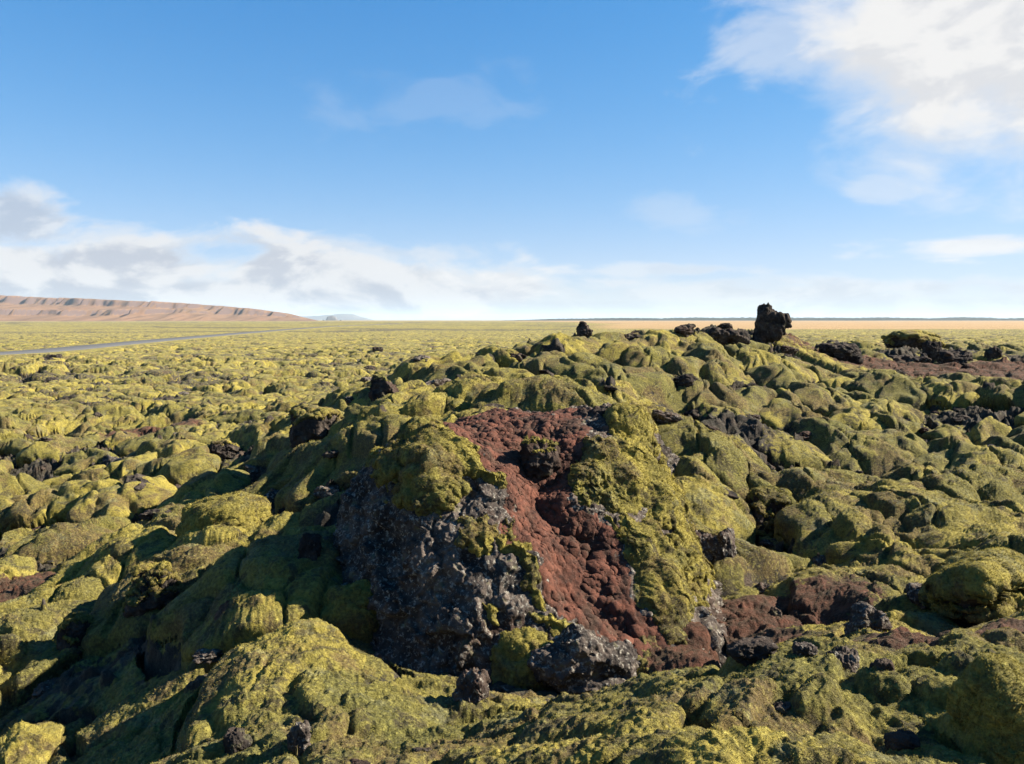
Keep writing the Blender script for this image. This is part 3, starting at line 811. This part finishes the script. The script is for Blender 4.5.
# ------------------------------------------------------------------ a few dry grass tufts
m_, nt_ = new_mat('dry_grass'); b_ = NB(nt_)
b_.out(b_.mix(b_.noise(geo_pos(b_), 9, 2), (.32, .25, .11), (.17, .15, .06)), .8)
for px, py, hh, lab in ((138, 583, .16, 'thin dry grass tuft on top of the dark left outcrop'), (160, 584, .13, 'short pale grass tuft at the outcrop\'s right corner'),
                        (172, 612, .16, 'pale grass tuft at the foot of the grass-topped outcrop'), (300, 742, .07, 'small dry grass tuft behind the rust-tinged stone')):
    P = hit(px, py + 6); n = 46
    an = rs.uniform(0, 6.28, n); le = rs.uniform(.4, 1, n) * hh; tl = rs.uniform(.05, .6, n)
    base = np.c_[rs.normal(0, .03, n), rs.normal(0, .03, n), np.full(n, -.03)]
    tip = base + np.c_[np.cos(an) * tl * le, np.sin(an) * tl * le, le + .03]
    side = np.c_[-np.sin(an), np.cos(an), an * 0] * .003
    V = np.stack([base - side, base + side, tip], 1).reshape(-1, 3)
    link('grass_tuft', mesh_from('grass_tuft', V, np.arange(3 * n).reshape(-1, 3), m_, smooth=False), label=lab, cat='grass tuft', loc=P)

# ------------------------------------------------------------------ road
def ribbon(pts, half, zoff, n=160):
    pts = np.array(pts); t = np.linspace(0, len(pts) - 1, n)
    # Catmull-like smoothing by interpolating then averaging
    c = np.c_[np.interp(t, np.arange(len(pts)), pts[:, 0]), np.interp(t, np.arange(len(pts)), pts[:, 1])]
    tg = np.gradient(c, axis=0); tg /= np.linalg.norm(tg, axis=1)[:, None]; nn = np.c_[-tg[:, 1], tg[:, 0]]
    cols = []
    for o_, z_ in zip(half, zoff):
        p = c + nn * o_; cols.append(np.c_[p, np.full(n, z_)])
    V = np.stack(cols, 1); k = len(half)
    i, j = np.meshgrid(np.arange(k - 1), np.arange(n - 1)); p = (j * k + i).ravel()
    return V, np.stack([p, p + 1, p + k + 1, p + k], -1), c
RV, RQ, RC = ribbon(ROAD, (-4.5, -2.9, -2.7, 2.7, 2.9, 4.5), (-.7, .02, .1, .1, .02, -.7))
gz = macro(RC[:, 0], RC[:, 1]); RV[..., 2] += gz[:, None]
m_, nt_ = new_mat('asphalt'); b_ = NB(nt_)
b_.out(b_.mix(b_.noise(geo_pos(b_), .8, 5), (.06, .06, .062), (.10, .098, .095)), .85, spec=.15)
link('road', mesh_from('road', RV.reshape(-1, 3), RQ, m_), kind='structure')

# ------------------------------------------------------------------ far land: escarpment, mountain, woods
def polar_land(name, px0, px1, ncol, d0, d1, nrow, hfun, mat, **kw):
    uu = (np.linspace(px0, px1, ncol) - 512) / F; dd = np.linspace(d0, d1, nrow)
    U_, D_ = np.meshgrid(uu, dd); X_ = U_ * D_
    H_ = hfun(U_ * F + 512, X_, D_)
    V = np.stack([X_, D_, H_], -1).reshape(-1, 3)
    i, j = np.meshgrid(np.arange(ncol - 1), np.arange(nrow - 1)); p = (j * ncol + i).ravel()
    return link(name, mesh_from(name, V, np.stack([p, p + 1, p + ncol + 1, p + ncol], -1), mat), **kw)

def esc_h(px, x, d):
    top = np.interp(px, [-500, -200, 0, 60, 130, 200, 260, 290, 318, 330], [190, 172, 150, 134, 114, 94, 66, 42, 0, -20])
    gul = np.abs(fbm2(x * .0042, d * .0012, 400, 4)) * 260 + fbm2(x * .0009, d * .0004, 401, 3) * 420 + (1 - np.abs(fbm2(x * .011, d * .0008, 403, 3)) * 2) * 110
    t = d - 3050 - gul - np.interp(px, [-300, 180, 320], [0, 250, 500])
    low = .34 * top * (sstep(-260, 120, t) * .55 + sstep(60, 100, t) * .45)
    t2 = t - 420 + np.interp(px, [60, 180, 260], [0, 330, 400])
    up = .66 * top * (sstep(-350, 160, t2) * .39 + sstep(40, 110, t2) * .36 + sstep(150, 1500, t2) * .25)
    return 1 + low + up + fbm2(x * .01, d * .01, 402, 4) * 5 * sstep(-200, 200, t) - 14 * (1 - sstep(-420, -200, t))
m_, nt_ = new_mat('hill_side'); b_ = NB(nt_); pos_ = geo_pos(b_)
sx = b_.n('ShaderNodeSeparateXYZ'); nt_.links.new(b_.n('ShaderNodeNewGeometry').outputs['True Normal'], sx.inputs[0])
c_ = b_.mix(b_.noise(pos_, .006, 5, .6), (.150, .080, .044), (.095, .062, .034))
c_ = b_.mix(b_.step(b_.m('ADD', sx.outputs[2], b_.m('MULTIPLY', b_.m('SUBTRACT', b_.noise(pos_, .02, 4), .5), .5)), .84, .60), c_, (.075, .050, .042))
b_.out(c_, .95, spec=.1)
polar_land('hills', -420, 335, 520, 2500, 6000, 300, esc_h, m_, kind='structure')
def mtn_h(px, x, d):
    pr = np.interp(px, [285, 300, 312, 325, 345, 354, 362, 372, 385], [-.2, .55, .62, .8, 1, .95, .55, .1, -.3])
    return pr * 130 * (1 - ((d - 15500) / 1500) ** 2) + fbm2(x * .003, d * .003, 410, 4) * 22 - 5
m_, nt_ = new_mat('mountain_side'); b_ = NB(nt_)
b_.out(b_.mix(b_.noise(geo_pos(b_), .003, 4), (.12, .11, .10), (.08, .08, .08)), .95, spec=.1)
polar_land('mountain', 280, 390, 120, 14000, 17000, 40, mtn_h, m_, kind='structure')
def butte_h(px, x, d):
    pr = np.interp(px, [324, 326.5, 328, 333, 336, 338.5, 341], [-.3, .1, .8, 1, .85, .2, -.3])
    return pr * 42 * (1 - ((d - 7000) / 130) ** 4) + 2
polar_land('butte', 323, 342, 60, 6860, 7140, 24, butte_h, m_, kind='structure')
def wood_h(px, x, d):
    e = np.sin(np.clip((d - 5600) / 500, 0, 1) * math.pi) ** .4
    return (24 + 10 * fbm2(x * .004, d * .004, 420, 4) + 5 * noise2(x * .03, d * .03, 421)) * e * sstep(430, 640, px) - 3
m_, nt_ = new_mat('distant_wood'); b_ = NB(nt_)
b_.out(b_.mix(b_.noise(geo_pos(b_), .03, 4), (.020, .026, .018), (.045, .045, .028)), .95, spec=.05)
polar_land('distant_woods', 400, 1500, 900, 5600, 6100, 16, wood_h, m_, kind='stuff', label='thin dark band of distant woods along the horizon', cat='woods')

# ------------------------------------------------------------------ the air
def box(name, lo, hi, mat, **kw):
    V = np.array([[x, y, z] for x in (lo[0], hi[0]) for y in (lo[1], hi[1]) for z in (lo[2], hi[2])], float)
    Fq = np.array([[0, 1, 3, 2], [4, 6, 7, 5], [0, 4, 5, 1], [2, 3, 7, 6], [0, 2, 6, 4], [1, 5, 7, 3]])
    return link(name, mesh_from(name, V, Fq, mat, smooth=False), **kw)
m_, nt_ = new_mat('air'); pv = nt_.nodes.new('ShaderNodeVolumePrincipled'); pv.inputs['Density'].default_value = 3.2e-5; pv.inputs['Color'].default_value = (.66, .84, 1, 1); pv.inputs['Anisotropy'].default_value = 0
o_ = nt_.nodes.new('ShaderNodeOutputMaterial'); nt_.links.new(pv.outputs[0], o_.inputs['Volume'])
box('haze', (-48000, -40, -60), (48000, 31000, 210), m_, kind='stuff')

# ------------------------------------------------------------------ words for the cushions and stones: each is told by its nearest landmark
ORD = ['nearest', 'second', 'third', 'fourth', 'fifth', 'sixth', 'seventh', 'eighth', 'ninth', 'tenth', 'eleventh', 'twelfth', 'thirteenth', 'fourteenth', 'fifteenth', 'sixteenth', 'seventeenth', 'eighteenth', 'nineteenth', 'twentieth'] + ['twenty-' + w_ for w_ in 'first second third fourth fifth sixth seventh eighth ninth'.split()]
SHORT = """tall two-lobed spire|small pointed crest rock|low round crest rock|blocky crest rock|hump-backed crest rock|long low crest ledge|squat rock at the spire's foot
black slab left of the dark band|jagged ledge of the dark band|toothed black rock|sloping black rock at right|small black end block|low moss-topped hump
upright block left of the ridge|black-faced boulder on the plain|rough rock short of the road|small far rock on the plain|craggy rock among yellow cushions
rounded stone left of the boulder|grass-topped outcrop|black rock low on the left slope|big yellow-green moss pillow|egg-shaped mossy boulder|pale rock in the foreground moss
brown rock at the boulder's foot|craggy rock at the scar's bottom|craggy rock at the scar's top|dark rock stuck in the scar|moss pillow beside the scar
grey rounded rock right of the boulder|smaller tucked grey rock|mossy boulder right of the scar|grey stone in bare brown ground|grey stone under the flat boulder
flat-topped mossy boulder|corner moss hump|black stone by the corner hump|flat slab with red soil|small grey crest stone|pointed crest rock
small stone behind the pointed rock|dark stone at the bottom left|rust-tinged stone""".replace('\n', '|').split('|')
assert len(SHORT) == len(ROCKS), (len(SHORT), len(ROCKS))
mk = np.array([L_ for o_, L_, w_ in ROCKS]); mx, my = to_px(mk)
def tell(things, noun, group, sizes):
    """label each thing by its look and by its rank on one side of the nearest landmark rock"""
    pos = np.array([c for o_, c, *r_ in things]); tx, ty = to_px(pos); seat = {}
    for k in range(len(things)):
        dx, dy = tx[k] - mx, (ty[k] - my) * 1.5
        r_ = np.hypot(dx, dy); q = int(np.argmin(r_))
        a_ = math.degrees(math.atan2(-dy[q], dx[q])) % 360
        side = ('right of', 'behind and right of', 'behind', 'behind and left of', 'left of', 'before and left of', 'in front of', 'before and right of')[int((a_ + 22.5) // 45) % 8]
        seat.setdefault((q, side), []).append((r_[q], k))
    for (q, side), L_ in seat.items():
        for n_, (r_, k) in enumerate(sorted(L_)):
            o_ = things[k][0]
            which = ORD[min(n_, 28)]
            o_['label'] = f'{sizes(k)} {noun}, {which} {side} the {SHORT[q]}'
            o_['category'] = noun.split()[-1]; o_['group'] = group
tell(MOUNDS, 'moss cushion', 'moss cushions of the lava field', lambda k: 'big' if MOUNDS[k][3] > 2600 else 'broad' if MOUNDS[k][3] > 900 else 'rounded' if MOUNDS[k][3] > 300 else 'little')
tell(STONES, 'lava stone', 'loose lava stones among the moss', lambda k: 'dark')

# ------------------------------------------------------------------ sun, sky, camera
SUN_AZ = math.radians(83); SUN_EL = math.radians(33)      # azimuth to the right of the view
sd = np.array([math.sin(SUN_AZ) * math.cos(SUN_EL), math.cos(SUN_AZ) * math.cos(SUN_EL), math.sin(SUN_EL)])
L = bpy.data.lights.new('sun', 'SUN'); L.energy = 5.0; L.angle = math.radians(.5); L.color = (1.0, .92, .78)
so = bpy.data.objects.new('sun', L); COL.objects.link(so)
from mathutils import Vector
so.rotation_euler = Vector([-c for c in sd]).to_track_quat('-Z', 'Y').to_euler()
so.location = (30, 5, 40)

W = bpy.data.worlds.new('World'); scene.world = W; W.use_nodes = True
nt = W.node_tree
for n_ in list(nt.nodes): nt.nodes.remove(n_)
b = NB(nt)
sky = b.n('ShaderNodeTexSky', sky_type='NISHITA', sun_disc=False)
sky.sun_elevation = SUN_EL; sky.sun_rotation = SUN_AZ; sky.altitude = 100; sky.air_density = 1.0; sky.dust_density = .1; sky.ozone_density = 2.0
tc = b.n('ShaderNodeTexCoord').outputs['Generated']
sep = b.n('ShaderNodeSeparateXYZ'); nt.links.new(tc, sep.inputs[0])
az = b.m('ARCTAN2', sep.outputs[0], sep.outputs[1]); el = b.m('ARCSINE', sep.outputs[2])
comb = b.n('ShaderNodeCombineXYZ'); b.put(comb.inputs[0], az); b.put(comb.inputs[1], b.m('MULTIPLY', el, 2.0))
cv = comb.outputs[0]
n_big = b.noise(cv, 7.5, 8, .58, .35); 
off_ = b.n('ShaderNodeVectorMath', operation='ADD'); nt.links.new(cv, off_.inputs[0]); off_.inputs[1].default_value = (.018, .040, 0)
n_off = b.noise(off_.outputs[0], 7.5, 8, .58, .35)
n_shade = b.m('ADD', .5, b.m('MULTIPLY', b.m('SUBTRACT', n_off, n_big), 2.2))
comb2 = b.n('ShaderNodeCombineXYZ'); b.put(comb2.inputs[0], az); b.put(comb2.inputs[1], b.m('MULTIPLY', el, 5.0))
n_st = b.noise(comb2.outputs[0], 9, 6, .6, .3)
CL = [(1020,20,175,160,1.0,.38,.38,0),(800,70,125,85,.45,.3,1.0,0),(874,203,38,22,.42,.3,1.0,0),(668,219,70,24,.2,.5,1.0,0),(440,105,150,40,.10,.4,1.2,0),
      (5,240,100,28,.75,1.0,1.0,0),(110,275,210,30,.95,.75,1.0,0),(300,275,170,36,.95,.7,1.0,0),(455,291,150,32,.95,.35,1.0,0),(340,255,150,20,.55,1.0,1.1,0),(230,296,420,28,.9,.8,.7,0),
      (760,296,560,24,.62,.75,.6,1),(985,258,140,14,.85,.15,.7,1),(640,272,190,9,.5,.7,.9,1),(512,312,1800,18,.5,1.0,.4,1)]
dens = None; grey = None
for px, py, rx, ry, st, gy, am, streak in CL:
    a0 = math.atan((px - 512) / F); e0 = math.atan((320 - py) / F)
    dx = b.m('DIVIDE', b.m('SUBTRACT', az, a0), rx / F); dy = b.m('DIVIDE', b.m('SUBTRACT', el, e0), ry / F)
    r = b.m('SQRT', b.m('ADD', b.m('MULTIPLY', dx, dx), b.m('MULTIPLY', dy, dy)))
    v = b.m('ADD', b.m('SUBTRACT', 1.3 if rx == 175 else 1.08 if py > 232 and px < 600 else .80, r), b.m('MULTIPLY', b.m('SUBTRACT', n_st if streak else n_big, .5), am * 3.2))
    dk = b.m('MULTIPLY', b.step(v, -.05, .62), st)
    g = b.m('MULTIPLY', dk, gy)
    dens = dk if dens is None else b.m('MAXIMUM', dens, dk)
    grey = g if grey is None else b.m('MAXIMUM', grey, g)
shade = b.m('MULTIPLY', grey, b.m('ADD', .34, b.m('MULTIPLY', b.step(n_shade, .34, .66), .66)))
hs = b.n('ShaderNodeHueSaturation'); hs.inputs['Saturation'].default_value = 1.38; hs.inputs['Value'].default_value = 1.0
nt.links.new(sky.outputs[0], hs.inputs['Color'])
ccol = b.mix(shade, (4.25, 4.2, 4.1), (1.65, 1.9, 2.4))
def squash(c, k):
    sx_ = b.n('ShaderNodeSeparateColor'); nt.links.new(c, sx_.inputs[0]); cx_ = b.n('ShaderNodeCombineColor')
    for q_ in range(3): b.put(cx_.inputs[q_], b.m('DIVIDE', b.m('MULTIPLY', sx_.outputs[q_], k), b.m('ADD', sx_.outputs[q_], k)))
    return cx_.outputs[0]
gain = b.n('ShaderNodeMix', data_type='RGBA', blend_type='MULTIPLY'); gain.inputs[0].default_value = 1
nt.links.new(squash(hs.outputs[0], 5.0), gain.inputs[6]); gain.inputs[7].default_value = (1.0, 1.12, 1.46, 1)
wc = b.mix(dens, gain.outputs[2], ccol)
bg = b.n('ShaderNodeBackground'); bg.inputs[1].default_value = .057; nt.links.new(wc, bg.inputs[0])
wo = b.n('ShaderNodeOutputWorld'); nt.links.new(bg.outputs[0], wo.inputs[0])

cam = bpy.data.cameras.new('camera'); cam.sensor_width = 36; cam.lens = F * 36 / 1024; cam.clip_end = 80000; cam.clip_start = .05
co = bpy.data.objects.new('camera', cam); COL.objects.link(co)
co.location = (0, 0, CZ); co.rotation_euler = (math.pi / 2 - PITCH, 0, 0)
scene.camera = co
scene.view_settings.view_transform = 'Standard'; scene.view_settings.look = 'None'; scene.view_settings.exposure = 2.0; scene.view_settings.gamma = 1
scene.cycles.use_denoising = True
